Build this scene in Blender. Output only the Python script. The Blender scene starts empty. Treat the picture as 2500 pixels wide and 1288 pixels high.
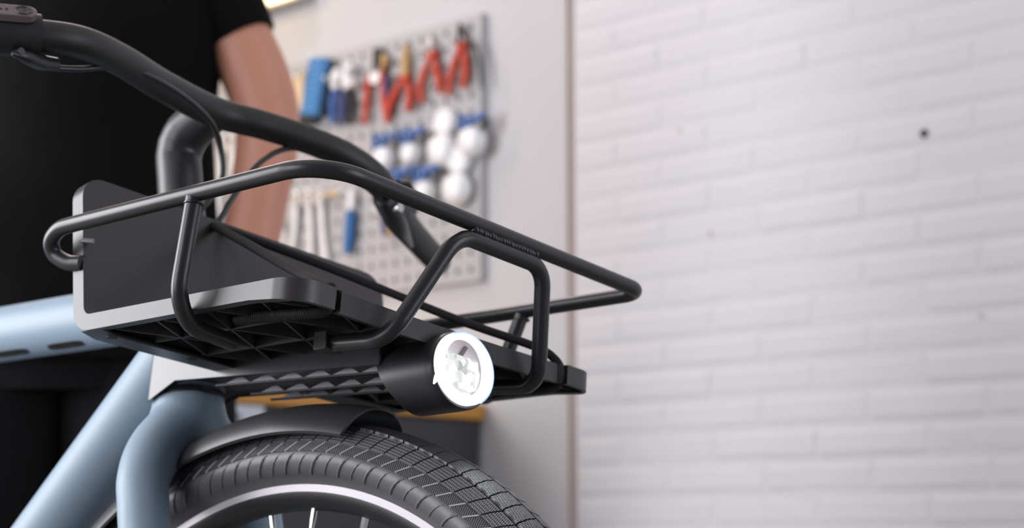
import bpy, math, random
from mathutils import Vector, Matrix
random.seed(7)
C = bpy.context.scene.collection
SC = bpy.context.scene
PI = math.pi
R = math.radians

# ------------------------------------------------------------------ camera, world, lights, exposure
PITCH, FPX, HC = R(9.0), 4130.0, 0.6354
cam = bpy.data.cameras.new('camera'); co = bpy.data.objects.new('camera', cam); C.objects.link(co)
co.location = (0, 0, HC); co.rotation_euler = (R(90) + PITCH, 0, 0)
cam.sensor_width = 36; cam.lens = FPX / 2500 * 36; cam.clip_start = .05; cam.clip_end = 60
cam.dof.use_dof = True; cam.dof.focus_distance = 1.14; cam.dof.aperture_fstop = 6.2
SC.camera = co
w = bpy.data.worlds.new('world'); SC.world = w; w.use_nodes = True
w.node_tree.nodes['Background'].inputs[0].default_value = (.80, .84, 1.0, 1)
w.node_tree.nodes['Background'].inputs[1].default_value = .21
SC.view_settings.view_transform = 'Standard'; SC.view_settings.look = 'None'
SC.view_settings.exposure = 0; SC.view_settings.gamma = 1; SC.view_settings.use_curve_mapping = False

def area(name, loc, target, sx, sy, power, col):
    l = bpy.data.lights.new(name, 'AREA'); l.shape = 'RECTANGLE'; l.size = sx; l.size_y = sy
    l.energy = power; l.color = col
    o = bpy.data.objects.new(name, l); C.objects.link(o); o.location = loc
    d = Vector(target) - Vector(loc); o.rotation_euler = d.to_track_quat('-Z', 'Y').to_euler()
    return o
# daylight from a large window on the left; added fill lights for the wall; a ceiling lamp at the rear; a warm lamp at the far end
area('window_daylight', (-2.95, 1.66, 1.48), (.6, .5, .9), 1.55, 1.9, 114, (.97, .97, 1.0))
area('front_window_daylight', (-2.6, -.60, 1.45), (-.1, .85, .7), 1.6, 1.9, 58, (.96, .97, 1.0))
area('wall_fill_top', (1.7, .9, 3.05), (1.2, 2.7, .9), 1.6, .7, 6, (.97, .97, 1.0))  # added overhead fill to brighten the brick wall
area('wall_fill_right', (2.7, .25, 1.15), (.75, 2.75, .85), 1.6, 2.0, 40, (.95, .96, 1.0))  # added fill from the right, evens out the wall's brightness
area('ceiling_lamp_rear', (-1.1, 3.6, 3.0), (-.25, 1.1, .9), 1.3, .35, 22, (1.0, .82, .80))
area('warm_lamp', (-2.1, 3.7, 2.35), (-1.9, 4.9, 1.5), .6, .3, 20, (1.0, .72, .46))

# ------------------------------------------------------------------ helpers
def s2l(c):
    return tuple(((v / 255) / 12.92 if v / 255 <= .04045 else ((v / 255 + .055) / 1.055) ** 2.4) for v in c)

def mat(name, rgb, rough=.5, metal=0., bump=None, var=None, spec=.5, coat=0., emit=None, lin=False, aniso=None):
    m = bpy.data.materials.new(name); m.use_nodes = True
    nt = m.node_tree; b = nt.nodes['Principled BSDF']
    c = rgb if lin else s2l(rgb)
    b.inputs['Base Color'].default_value = (*c, 1)
    b.inputs['Roughness'].default_value = rough; b.inputs['Metallic'].default_value = metal
    b.inputs['Specular IOR Level'].default_value = spec
    b.inputs['Coat Weight'].default_value = coat
    if emit:
        b.inputs['Emission Color'].default_value = (*emit[0], 1); b.inputs['Emission Strength'].default_value = emit[1]
    tc = nt.nodes.new('ShaderNodeTexCoord')
    if var:
        n = nt.nodes.new('ShaderNodeTexNoise'); n.inputs['Scale'].default_value = var[0]; n.inputs['Detail'].default_value = 4
        nt.links.new(tc.outputs['Object'], n.inputs['Vector'])
        mx = nt.nodes.new('ShaderNodeMixRGB'); mx.inputs[1].default_value = (*[v * (1 - var[1]) for v in c], 1)
        mx.inputs[2].default_value = (*[min(1, v * (1 + var[1])) for v in c], 1)
        nt.links.new(n.outputs['Fac'], mx.inputs[0]); nt.links.new(mx.outputs[0], b.inputs['Base Color'])
    if bump:
        n = nt.nodes.new('ShaderNodeTexNoise'); n.inputs['Scale'].default_value = bump[0]; n.inputs['Detail'].default_value = 3
        nt.links.new(tc.outputs['Object'], n.inputs['Vector'])
        bp = nt.nodes.new('ShaderNodeBump'); bp.inputs['Strength'].default_value = bump[1]; bp.inputs['Distance'].default_value = bump[2] if len(bump) > 2 else .002
        nt.links.new(n.outputs['Fac'], bp.inputs['Height']); nt.links.new(bp.outputs[0], b.inputs['Normal'])
    return m

def wave_bump(m, scale, axis='X', strength=.6, dist=.0006, rot=(0, 0, 0), second=None):
    nt = m.node_tree; b = nt.nodes['Principled BSDF']; tc = nt.nodes.new('ShaderNodeTexCoord')
    mp = nt.nodes.new('ShaderNodeMapping'); mp.inputs['Rotation'].default_value = rot
    nt.links.new(tc.outputs['Object'], mp.inputs[0])
    wv = nt.nodes.new('ShaderNodeTexWave'); wv.bands_direction = axis; wv.inputs['Scale'].default_value = scale
    nt.links.new(mp.outputs[0], wv.inputs['Vector'])
    h = wv.outputs['Fac']
    if second:
        w2 = nt.nodes.new('ShaderNodeTexWave'); w2.bands_direction = second[1]; w2.inputs['Scale'].default_value = second[0]
        nt.links.new(mp.outputs[0], w2.inputs['Vector'])
        mm = nt.nodes.new('ShaderNodeMath'); mm.operation = 'MULTIPLY'
        nt.links.new(h, mm.inputs[0]); nt.links.new(w2.outputs['Fac'], mm.inputs[1]); h = mm.outputs[0]
    bp = nt.nodes.new('ShaderNodeBump'); bp.inputs['Strength'].default_value = strength; bp.inputs['Distance'].default_value = dist
    nt.links.new(h, bp.inputs['Height']); nt.links.new(bp.outputs[0], b.inputs['Normal'])
    return m

class MB:
    def __init__(s): s.v = []; s.f = []
    def add(s, vs, fs):
        o = len(s.v); s.v += [tuple(v) for v in vs]; s.f += [tuple(i + o for i in f) for f in fs]; return s
    def box(s, lo, hi, M=None):
        x0, y0, z0 = lo; x1, y1, z1 = hi
        vs = [Vector(p) for p in ((x0,y0,z0),(x1,y0,z0),(x1,y1,z0),(x0,y1,z0),(x0,y0,z1),(x1,y0,z1),(x1,y1,z1),(x0,y1,z1))]
        if M is not None: vs = [M @ v for v in vs]
        return s.add(vs, [(3,2,1,0),(4,5,6,7),(0,1,5,4),(1,2,6,5),(2,3,7,6),(3,0,4,7)])
    def bar(s, a, b, wy, wz, up=(0,0,1)):
        a = Vector(a); b = Vector(b); d = (b - a); L = d.length; d.normalize()
        u = Vector(up); sd = u.cross(d).normalized(); u = d.cross(sd)
        M = Matrix(((d.x, sd.x, u.x, a.x),(d.y, sd.y, u.y, a.y),(d.z, sd.z, u.z, a.z),(0,0,0,1)))
        return s.box((0, -wy/2, -wz/2), (L, wy/2, wz/2), M)
    def tube(s, pts, rad, n=16, cap=True, flat=None, up=None):
        pts = [Vector(p) for p in pts]
        rad = [rad] * len(pts) if isinstance(rad, (int, float)) else rad
        T = []
        for i in range(len(pts)):
            d = pts[min(i+1, len(pts)-1)] - pts[max(i-1, 0)]; T.append(d.normalized())
        a = Vector(up) if up else (Vector((0,0,1)) if abs(T[0].z) < .9 else Vector((1,0,0)))
        u = (a - T[0] * a.dot(T[0])).normalized(); vs = []; fs = []
        for i, p in enumerate(pts):
            u = (u - T[i] * u.dot(T[i])).normalized(); v = T[i].cross(u)
            r = rad[i]; ru, rv = (r if isinstance(r, tuple) else (r, r))
            for k in range(n):
                t = 2 * PI * k / n; vs.append(p + u * (math.cos(t) * ru) + v * (math.sin(t) * rv))
        for i in range(len(pts) - 1):
            for k in range(n):
                k2 = (k + 1) % n; fs.append((i*n+k, i*n+k2, (i+1)*n+k2, (i+1)*n+k))
        if cap:
            fs.append(tuple(range(n))[::-1]); fs.append(tuple((len(pts)-1)*n + k for k in range(n)))
        return s.add(vs, fs)
    def lathe(s, prof, axis='y', n=64, a0=0., a1=2*PI, closed=False):
        """prof: (along axis, radius); revolves about the local axis"""
        full = abs(a1 - a0 - 2*PI) < 1e-6; m = n if full else n + 1; vs = []; fs = []
        for i in range(m):
            t = a0 + (a1 - a0) * i / n; c, q = math.cos(t), math.sin(t)
            for h, r in prof:
                vs.append({'y': (r*c, h, r*q), 'x': (h, r*c, r*q), 'z': (r*c, r*q, h)}[axis])
        P = len(prof)
        for i in range(n):
            j = (i + 1) % m
            for k in range(P if closed else P - 1):
                k2 = (k + 1) % P; fs.append((i*P+k, i*P+k2, j*P+k2, j*P+k))
        if not full and closed:
            fs.append(tuple(range(P))); fs.append(tuple(n*P + k for k in range(P))[::-1])
        return s.add(vs, fs)
    def prism(s, poly, lo, hi, axis='y'):
        n = len(poly); mk = {'y': lambda a, b, h: (a, h, b), 'x': lambda a, b, h: (h, a, b), 'z': lambda a, b, h: (a, b, h)}[axis]
        vs = [mk(a, b, lo) for a, b in poly] + [mk(a, b, hi) for a, b in poly]
        fs = [tuple(range(n)), tuple(range(n, 2*n))[::-1]] + [(i, i+n, (i+1) % n + n, (i+1) % n) for i in range(n)]
        return s.add(vs, fs)
    def mesh(s, name, m, sharp=40):
        me = bpy.data.meshes.new(name); me.from_pydata(s.v, [], s.f); me.validate()
        import bmesh
        b = bmesh.new(); b.from_mesh(me); bmesh.ops.recalc_face_normals(b, faces=b.faces); b.to_mesh(me); b.free()
        for p in me.polygons: p.use_smooth = True
        try: me.set_sharp_from_angle(angle=R(sharp))
        except Exception: pass
        me.materials.append(m); return me
    def build(s, name, m, parent=None, sharp=40, bevel=0, seg=2):
        o = bpy.data.objects.new(name, s.mesh(name, m, sharp)); C.objects.link(o)
        if parent is not None: o.parent = parent
        if bevel:
            md = o.modifiers.new('bevel', 'BEVEL'); md.width = bevel; md.segments = seg; md.limit_method = 'ANGLE'; md.angle_limit = R(35)
            md.harden_normals = False
        return o

def empty(name, loc=(0,0,0), parent=None):
    o = bpy.data.objects.new(name, None); o.empty_display_size = .05; C.objects.link(o); o.location = loc
    if parent is not None: o.parent = parent
    return o
def tag(o, label=None, cat=None, group=None, kind=None):
    if label: o['label'] = label
    if cat: o['category'] = cat
    if group: o['group'] = group
    if kind: o['kind'] = kind
    return o

def catmull(pts, n=8):
    P = [Vector(p) for p in pts]; P = [2*P[0]-P[1]] + P + [2*P[-1]-P[-2]]; out = []
    for i in range(1, len(P) - 2):
        a, b, c, d = P[i-1:i+3]
        for k in range(n):
            t = k / n
            out.append(.5 * (2*b + (c-a)*t + (2*a-5*b+4*c-d)*t*t + (3*b-a-3*c+d)*t**3))
    out.append(P[-2]); return out
def lerp_list(vals, n):
    out = []
    for i in range(len(vals) - 1):
        for k in range(n): out.append(vals[i] + (vals[i+1]-vals[i]) * k / n)
    out.append(vals[-1]); return out
def fillet(pts, rs, n=8):
    """polyline with rounded corners; rs = radius (or list for the inner corners)"""
    P = [Vector(p) for p in pts]; out = [P[0]]
    if isinstance(rs, (int, float)): rs = [rs] * (len(P) - 2)
    for i in range(1, len(P) - 1):
        a = (P[i-1]-P[i]).normalized(); b = (P[i+1]-P[i]).normalized(); ang = a.angle(b)
        if ang > 3.1 or rs[i-1] <= 0: out.append(P[i]); continue
        d = rs[i-1] / math.tan(ang/2); cen = P[i] + (a+b).normalized() * (rs[i-1] / math.sin(ang/2))
        s0 = P[i] + a*d - cen; s1 = P[i] + b*d - cen
        tot = s0.angle(s1); ax = s0.cross(s1).normalized()
        for k in range(n+1): out.append(cen + Matrix.Rotation(tot*k/n, 3, ax) @ s0)
    out.append(P[-1]); return out
def dense(pts, step=.02):
    out = [Vector(pts[0])]
    for p in pts[1:]:
        p = Vector(p); d = (p - out[-1]); n = max(1, int(d.length / step)); a = out[-1].copy()
        for k in range(1, n+1): out.append(a + d*k/n)
    return out

# camera rays, used only to lay points out on real planes of the room
MC = Matrix(((1,0,0),(0,math.sin(PITCH),math.cos(PITCH)),(0,-math.cos(PITCH),math.sin(PITCH))))
def ray(px, py): return MC @ Vector(((px-1250)/FPX, (py-644)/FPX, 1))

# ------------------------------------------------------------------ materials
M_PAINT = mat('painted_brick', (206,204,207), .62, bump=(26, .35, .004), var=(7, .02))
M_PLASTER = mat('painted_plaster', (191,190,192), .6, bump=(14, .12, .004), var=(4, .015))
M_TRIM = mat('trim_paint', (184,169,163), .6, var=(9, .06))
M_FLOOR = mat('grey_concrete_floor', (112,109,108), .55, bump=(30, .2), var=(3, .15))
M_CEIL = mat('ceiling_paint', (220,218,216), .8)
M_TUBE = mat('satin_black_tube', (33,34,36), .36, bump=(900, .03, .0002))
M_BAR = mat('matte_black_bar', (26,26,27), .50)
M_PLAST = mat('black_plastic', (40,39,40), .42, bump=(700, .10, .0003))
M_PLATE = mat('satin_dark_plate', (50,46,47), .385, bump=(600, .05, .0003))
M_DARK = mat('dark_recess', (14,14,15), .6)
M_RIB = mat('black_rib_plastic', (54,55,54), .45)
M_BLUE = mat('pale_blue_frame_paint', (134,153,170), .50)
M_RUB = mat('tyre_rubber', (84,82,86), .5, bump=(260, .25, .0006), var=(25, .18))
M_ALU = mat('machined_rim_track', (160,156,160), .55, metal=.6)
wave_bump(M_ALU, 900, 'Z', .12, .0002)
M_RIMB = mat('black_rim', (26,26,27), .4)
M_STEEL = mat('steel_spoke', (190,190,190), .25, metal=1.)
M_SILV = mat('chrome_tool_steel', (232,233,235), .5, metal=.08)
M_WHITESTEEL = mat('satin_spanner_steel', (222,220,220), .4, metal=.35)
M_CORD = wave_bump(mat('braided_cord', (30,28,31), .75, spec=.2), 330, 'DIAGONAL', .45, .0006, second=(300, 'X'))
M_SPRING = wave_bump(mat('ribbed_cord', (22,22,22), .65), 330, 'X', .5, .001)
M_BLOCK = wave_bump(mat('tread_rubber', (66,66,69), .46), 190, 'X', 1., .0009, rot=(0,0,R(12)), second=(150, 'Y'))
M_BLOCKB = wave_bump(mat('tread_rubber_shoulder', (66,66,69), .46), 190, 'X', 1., .0008, second=(150, 'Z'))
M_BLOCKL = wave_bump(mat('tread_rubber_lined', (70,69,72), .5), 190, 'X', 1., .0009, rot=(0,R(30),0))
M_GREYRUB = mat('pale_worn_rubber', (150,147,151), .6)
M_LIGHTH = mat('satin_black_housing', (44,44,47), .29)
M_RING = mat('lit_light_guide', (255,255,255), .3, emit=((.90,.95,1.0), 2.6))
M_LED = mat('lit_led_lens', (120,120,120), .25, emit=((.97,1.0,.96), 1.0))
_nt = M_LED.node_tree; _v = _nt.nodes.new('ShaderNodeTexVoronoi'); _v.inputs['Scale'].default_value = 210
_tc = _nt.nodes.new('ShaderNodeTexCoord'); _nt.links.new(_tc.outputs['Object'], _v.inputs['Vector'])
_mr = _nt.nodes.new('ShaderNodeMapRange'); _mr.inputs['From Max'].default_value = .8; _mr.inputs['To Min'].default_value = .30; _mr.inputs['To Max'].default_value = .95
_nt.links.new(_v.outputs['Color'], _mr.inputs[0]); _nt.links.new(_mr.outputs[0], _nt.nodes['Principled BSDF'].inputs['Emission Strength'])
M_BOWL = mat('headlight_bowl', (225,215,218), .5)
M_SKIN = mat('skin', (196,136,114), .5, var=(14, .07), bump=(60, .05))
M_SHIRT = mat('black_cotton', (12,12,13), .9, spec=.1, bump=(40, .3, .006), var=(5, .2))
M_TROUS = mat('charcoal_cotton', (18,18,20), .9, spec=.1, bump=(30, .35, .008), var=(5, .2))
M_HAIR = mat('brown_hair', (60,44,34), .6)
M_EYE = mat('eye_white', (230,228,225), .3)
M_SHOE = mat('shoe_leather', (40,38,36), .6)
M_OCHRE = mat('oiled_wood', (188,134,58), .45, var=(12, .10))
M_CAB = mat('dark_cabinet_paint', (50,52,60), .5)
M_GREYM = mat('grey_metal', (200,206,218), .5)
M_PEG = mat('pegboard_paint', (174,173,175), .55)
M_RED = mat('red_grip', (190,60,38), .5)
M_BLUEG = mat('blue_grip', (58,102,170), .5)
M_BLUEL = mat('light_blue_rubber', (72,134,190), .55)
M_NAVY = mat('navy_grip', (50,62,110), .5)
M_BLACKT = mat('black_tool', (36,36,38), .5)
M_BRASS = mat('brass_jaw', (186,150,100), .45, metal=.3)
M_WOODT = mat('pale_wood', (214,188,150), .6)

# ------------------------------------------------------------------ room: a back wall turned away to the left
PHI = R(-41.6)
WR = Vector((math.cos(PHI), math.sin(PHI), 0)); WN = Vector((math.sin(PHI), -math.cos(PHI), 0))   # along the wall, into the room
WO = ray(2000, 1000) * 3.0; WO.z = -HC                       # a point of the wall at floor level (camera height added below)
WM = Matrix(((WR.x, -WN.x, 0, WO.x), (WR.y, -WN.y, 0, WO.y), (0, 0, 1, 0), (0, 0, 0, 1)))       # wall frame: x right, y into the wall, z up
def on(px, py, off=0.):
    d = ray(px, py); o = Vector((WO.x, WO.y, 0)) + WN*off
    t = o.dot(WN) / d.dot(WN); p = d*t
    return (p - Vector((WO.x, WO.y, 0))).dot(WR), p.z + HC

S_TRIM0, S_TRIM1 = -.5800, -.5570
b = MB(); b.box((-3.4, .0, 0), (S_TRIM0, .2, 3.1)); b.box((S_TRIM0, .012, 0), (S_TRIM1, .2, 3.1)); b.box((S_TRIM1, .0045, 0), (2.2, .2, 3.1))
wall = b.build('wall_back', M_PLASTER); wall.matrix_world = WM; tag(wall, kind='structure')
b = MB(); b.box((S_TRIM1, 0, 0), (2.2, .0044, 3.1)); b.build('mortar_bed', M_PAINT, wall)
BL, BH, J = .2195, .0592, .0055
def brick_mesh(Lb, k):
    rnd = random.Random(k); b = MB(); L2 = (Lb - J) / 2; H2 = (BH - J*.45) / 2; e = .0048; ez = .0125; d0 = .0010; d1 = -.0015 + rnd.uniform(-.0005, .0004)
    jt = lambda a: a + rnd.uniform(-.0012, .0012)
    nx = 5; vs = []; fs = []
    outl = [(-L2 + 2*L2*i/nx, -H2) for i in range(nx)] + [(L2, -H2), (L2, H2)] + [(L2 - 2*L2*i/nx, H2) for i in range(1, nx)] + [(-L2, H2)]
    inn = [(x*(1-e/L2), z*(1-ez/H2)) for x, z in outl]
    n = len(outl); a = [(jt(x), d0, jt(z)) for x, z in outl]; c = [(jt(x), d1 + rnd.uniform(-.0004, .0004), jt(z)) for x, z in inn]
    b.add(a + c, [(i, (i+1) % n, (i+1) % n + n, i+n) for i in range(n)] + [tuple(range(n, 2*n))])
    return b.mesh('brick', M_PAINT, 8)
full = [brick_mesh(BL, i) for i in range(16)]
cuts = {}
for row in range(34):
    z = .702 - 8*BH + row*BH
    s0 = (.0991 if row % 2 == 0 else -.0100) - 4*BL + (0 if (row // 2) % 2 else .004)   # rows step by half a brick
    x = s0
    while x < 1.15:
        a, c = max(x, S_TRIM1 + .003), x + BL; x += BL
        if c - a < .03: continue
        if c - a > BL - .002: me = random.choice(full)
        else:
            key = round(c - a, 2)
            if key not in cuts: cuts[key] = brick_mesh(c - a, 50 + len(cuts))
            me = cuts[key]
        o = bpy.data.objects.new('brick', me); C.objects.link(o); o.parent = wall
        o.location = ((a+c)/2, random.uniform(-.0006, .0006), z + BH/2); o.rotation_euler = (random.uniform(-.004, .004), random.uniform(-.003, .003), random.uniform(-.0022, .0022))
b = MB(); b.box((S_TRIM0 + .001, .004, 0), (S_TRIM1 - .006, .0119, 3.1)); b.box((S_TRIM0 + .0012, -.003, 0), (S_TRIM0 + .006, .0119, 3.1))
tr = b.build('trim_1', M_TRIM, bevel=.0015); tr.matrix_world = WM; tag(tr, kind='structure')
# a small dark plugged hole in the bricks
hs, hz = on(2258, 326)
b = MB(); b.lathe([(-.0044, 0.0), (-.0048, .0045), (-.0040, .0075), (.001, .0085)], 'y', 20)
hole = b.build('wall_plug', mat('dark_plug', (48,42,38), .7), wall); hole.location = (hs, 0, hz)
for px, py, rr in [(1736, 570, .004), (1660, 318, .0035), (2395, 770, .003)]:
    q = on(px, py); b = MB(); b.lathe([(-.0052, 0.), (-.0046, rr*.6), (-.002, rr)], 'y', 14); p_ = b.build('paint_blob', M_TRIM, wall); p_.location = (q[0], 0, q[1])
b = MB(); b.box((-7, -1.5, -.1), (5, 8, 0)); fl = b.build('floor', M_FLOOR); tag(fl, kind='structure')
b = MB(); b.box((-7, -1.5, 3.2), (5, 8, 3.3)); cl = b.build('ceiling', M_CEIL); tag(cl, kind='structure')

# ------------------------------------------------------------------ workbench below the pegboard (its right end face is turned to the camera)
BX1, BX0, BD, BT = -.800, -2.9, .735, .8990
bench = empty('workbench', (0,0,0)); bench.matrix_world = WM @ Matrix.Translation((BX0 + 1.05, -BD/2, 0))
tag(bench, 'dark workbench with an ochre wooden top standing under the pegboard', 'workbench')
ox, oy = -(BX0 + 1.05), BD/2
b = MB(); b.box((BX0 + ox, -BD + oy, BT - .034), (BX1 + ox, -.004 + oy, BT)); b.build('bench_top', M_OCHRE, bench, bevel=.003)
b = MB(); b.box((BX0 + .02 + ox, -BD + .03 + oy, .06), (BX1 - .012 + ox, -.01 + oy, BT - .034)); b.build('cabinet_body', M_CAB, bench, bevel=.004)
b = MB(); b.box((BX0 + .05 + ox, -BD + .06 + oy, .0), (BX1 - .04 + ox, -.03 + oy, .06)); b.build('plinth', M_DARK, bench)
b = MB(); b.box((BX1 - .0118 + ox, -BD + .034 + oy, .10), (BX1 - .006 + ox, -.594 + oy, BT - .036)); gp = b.build('side_panel', M_GREYM, bench, bevel=.001); gp['label'] = 'pale grey steel side panel with a round hole'
b = MB(); b.lathe([(-.0005, 0), (-.0005, .011), (.001, .013)], 'x', 20); hh = b.build('panel_hole', M_DARK, gp); hh.location = (BX1 - .0055 + ox, -.662 + oy, .836)
for i in range(3):
    for j, (z0, z1) in enumerate(((.10, .36), (.37, .60), (.61, .845))):
        x0 = BX0 + .04 + i*.69; b = MB(); b.box((x0 + ox, -BD + .012 + oy, z0), (x0 + .67 + ox, -BD + .0295 + oy, z1)); dr = b.build('drawer', M_CAB, bench, bevel=.002)
        b = MB(); b.tube(fillet([(x0 + .2 + ox, -BD + .014 + oy, z1-.05), (x0 + .2 + ox, -BD - .012 + oy, z1-.05), (x0 + .47 + ox, -BD - .012 + oy, z1-.05), (x0 + .47 + ox, -BD + .014 + oy, z1-.05)], .008), .005, 8); b.build('handle', M_STEEL, dr)

# ------------------------------------------------------------------ pegboard
PS0, PS1, PZ0, PZ1 = -1.96, -.801, 1.1590, 1.7420
POFF = .018                                                    # front face stands off the wall
peg = empty('pegboard'); peg.matrix_world = WM @ Matrix.Translation(((PS0+PS1)/2, 0, PZ0))
tag(peg, 'grey perforated steel tool board on the white wall', 'pegboard')
pc = (PS0+PS1)/2; hp, hh_ = .038, .0052
nxh, nzh = int((PS1-PS0)/hp), int((PZ1-PZ0)/hp); mx_, mz_ = ((PS1-PS0) - nxh*hp)/2, ((PZ1-PZ0) - nzh*hp)/2
b = MB()
def quadgrid():
    xs = [PS0-pc]
    for i in range(nxh):
        c = PS0 - pc + mx_ + hp*(i+.5); xs += [c-hh_, c+hh_]
    xs.append(PS1-pc); zs = [0.]
    for j in range(nzh):
        c = mz_ + hp*(j+.5); zs += [c-hh_, c+hh_]
    zs.append(PZ1-PZ0); return xs, zs
xs, zs = quadgrid(); vs = [(x, -POFF, z) for z in zs for x in xs]; nx_ = len(xs)
fs = [(j*nx_+i, j*nx_+i+1, (j+1)*nx_+i+1, (j+1)*nx_+i) for j in range(len(zs)-1) for i in range(nx_-1) if not (i % 2 == 1 and j % 2 == 1)]
b.add(vs, fs); b.build('perforated_panel', M_PEG, peg)
b = MB()
for lo, hi in (((PS0-pc, -POFF+.0004, 0), (PS0-pc+.003, 0, PZ1-PZ0)), ((PS1-pc-.003, -POFF+.0004, 0), (PS1-pc, 0, PZ1-PZ0)), ((PS0-pc, -POFF+.0004, 0), (PS1-pc, 0, .003)), ((PS0-pc, -POFF+.0004, PZ1-PZ0-.003), (PS1-pc, 0, PZ1-PZ0))):
    b.box(lo, hi)
b.build('folded_rim', M_PEG, peg)

# ---- tools: each hangs from its own hook; laid out in the wall's frame
def tool(name, px, py, label, cat='tool', group=None):
    s, z = on(px, py, POFF); o = empty(name); o.matrix_world = WM @ Matrix.Translation((s, -POFF, z)); tag(o, label, cat, group)
    o['_s'] = s; o['_z'] = z
    return o
def lp(o, pts, off):
    out = []
    for p in pts:
        s, z = on(p[0], p[1], POFF + off); out.append((s - o['_s'], -off, z - o['_z']))
    return out
def part_tube(o, name, pts, rad, m, off=.016, n=12, smooth=True, parent=None):
    P = lp(o, pts, off)
    if smooth and len(P) > 2:
        rad = rad if isinstance(rad, (int, float)) else lerp_list(rad, 6); P = catmull(P, 6)
    b = MB(); b.tube(P, rad, n); return b.build(name, m, parent or o)
def hook(o, px, py):
    P = lp(o, [(px, py)], 0)[0]; b = MB(); b.tube(fillet([(P[0], 0, P[2]), (P[0], -.036, P[2]), (P[0], -.036, P[2]+.012)], .005, 4), .0025, 8)
    return b.build('hook', M_STEEL, o)
def clean(o):
    for k in ('_s', '_z'):
        if k in o: del o[k]

def pliers(label, px, py, jaw, jm, piv, hl, hr, hr_in=True, r=.0090):
    o = tool('pliers', px, py, label, 'pliers')
    part_tube(o, 'jaw', jaw, [.0045] + [.011]*(len(jaw)-1) if len(jaw) > 2 else [.005, .012], jm, .016)
    P = lp(o, [piv], .016)[0]; b = MB(); b.lathe([(-.009, 0), (-.009, .012), (.008, .014), (.008, 0)], 'y', 18)
    pv = b.build('pivot', M_RED if jm is not M_SILV else M_SILV, o); pv.location = P
    for h in (hl, hr):
        hd = part_tube(o, 'handle', h, [r*.62] + [r]*(len(h)-2) + [r*.72], M_RED, .016)
    ins = [( .35*hl[1][0]+.65*hr[1][0], .35*hl[1][1]+.65*hr[1][1]), (hr[1][0]-4, hr[1][1]), (hr[-1][0]+1, hr[-1][1]-6)]
    part_tube(o, 'grip_inlay', [(h[0]+3, h[1]-3) for h in hr[1:]], r*.55, M_NAVY, .013)
    hook(o, *piv); clean(o); return o

pliers('red handled pliers with dark jaws hanging highest, at the right end of the top row', 1130, 140, [(1123, 58), (1126, 82), (1129, 108)], M_BLACKT, (1129, 108),
       [(1124, 112), (1112, 150), (1100, 190), (1094, 232)], [(1132, 116), (1136, 150), (1136, 185), (1129, 216)])
pliers('red handled pliers with short grey jaws, second from the right in the top row', 1053, 170, [(1052, 92), (1054, 112), (1056, 132)], M_STEEL, (1056, 132),
       [(1050, 138), (1036, 178), (1026, 214), (1030, 250)], [(1062, 140), (1066, 170), (1073, 200), (1074, 228)])
pliers('red handled pliers with a long tan jaw, middle of the top row', 985, 200, [(991, 108), (991, 145), (990, 188)], M_BRASS, (989, 192),
       [(982, 196), (966, 226), (950, 262), (943, 300)], [(995, 200), (1001, 226), (1000, 250), (993, 272)], r=.0100)
o = tool('cable_cutter', 918, 190, 'long red handled cutter with black head, left of the tan jawed pliers', 'cutter')
part_tube(o, 'cutter_head', [(922, 122), (926, 145), (922, 178)], [.012, .016, .012], M_BLACKT); part_tube(o, 'blade', [(936, 134), (940, 150), (932, 172)], [.006, .010, .006], M_BRASS, .02)
P = lp(o, [(918, 188)], .02)[0]; b = MB(); b.lathe([(-.006, 0), (-.006, .017), (.005, .017), (.005, 0)], 'y', 18); b.build('pivot', M_SILV, o).location = P
part_tube(o, 'handle', [(908, 176), (900, 200), (895, 250), (889, 304)], [.007, .009, .009, .006], M_RED); part_tube(o, 'handle', [(930, 172), (938, 200), (940, 250), (946, 296)], [.007, .010, .010, .007], M_RED)
part_tube(o, 'grip_inlay', [(940, 185), (945, 235)], .006, M_NAVY, .022); hook(o, 918, 182); clean(o)
o = tool('hooked_pick', 1166, 160, 'thin dark bent pick at the right edge of the board', 'pick')
part_tube(o, 'shaft', [(1154, 104), (1164, 122), (1171, 160), (1175, 214)], [.004, .004, .0045, .003], M_BLACKT); hook(o, 1156, 108); clean(o)
o = tool('ribbed_brush', 776, 215, 'wide light blue ribbed brush with black bristles, beside the bare arm', 'brush')
b = MB(); A, B_ = lp(o, [(786, 142), (762, 284)], .022); b.bar(A, B_, .030, .056, up=(1, 0, .1)); bb = b.build('brush_body', M_BLUEL, o, bevel=.006)
for k in range(9):
    t = (k + .5) / 9; q = Vector(A).lerp(Vector(B_), t); b = MB(); b.box((q.x-.026, q.y-.018, q.z-.0035), (q.x+.026, q.y-.012, q.z+.0035)); b.build('rib', M_BLUEL, bb, bevel=.001)
b = MB(); q = lp(o, [(757, 288)], .012)[0]; b.box((q[0]-.026, -.03, q[2]-.016), (q[0]+.028, -.004, q[2]+.006)); b.build('bristles', M_BLACKT, o, bevel=.003)
part_tube(o, 'backing', [(806, 146), (786, 284)], .012, M_BLACKT, .012); hook(o, 790, 148); clean(o)
for px, lab, m, mh in [(820, 'slim pliers with blue handles beside the blue brush', M_BLUEG, M_SILV), (846, 'slim pliers with navy and black handles, just left of the steel sockets', M_NAVY, M_BLACKT)]:
    o = tool('slim_pliers', px, 240, lab, 'pliers')
    part_tube(o, 'jaw', [(px+2, 168), (px+1, 190), (px-1, 214)], [.006, .016, .010], M_SILV); P = lp(o, [(px, 208)], .018)[0]
    b = MB(); b.lathe([(-.006, 0), (-.006, .011), (.005, .011), (.005, 0)], 'y', 14); b.build('pivot', M_SILV, o).location = P
    part_tube(o, 'handle', [(px-3, 214), (px-7, 250), (px-9, 302)], [.006, .0095, .007], m); part_tube(o, 'handle', [(px+4, 214), (px+11, 250), (px+12, 300)], [.006, .009, .007], M_NAVY if m is M_BLUEG else M_BLACKT)
    hook(o, px, 205); clean(o)
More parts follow.
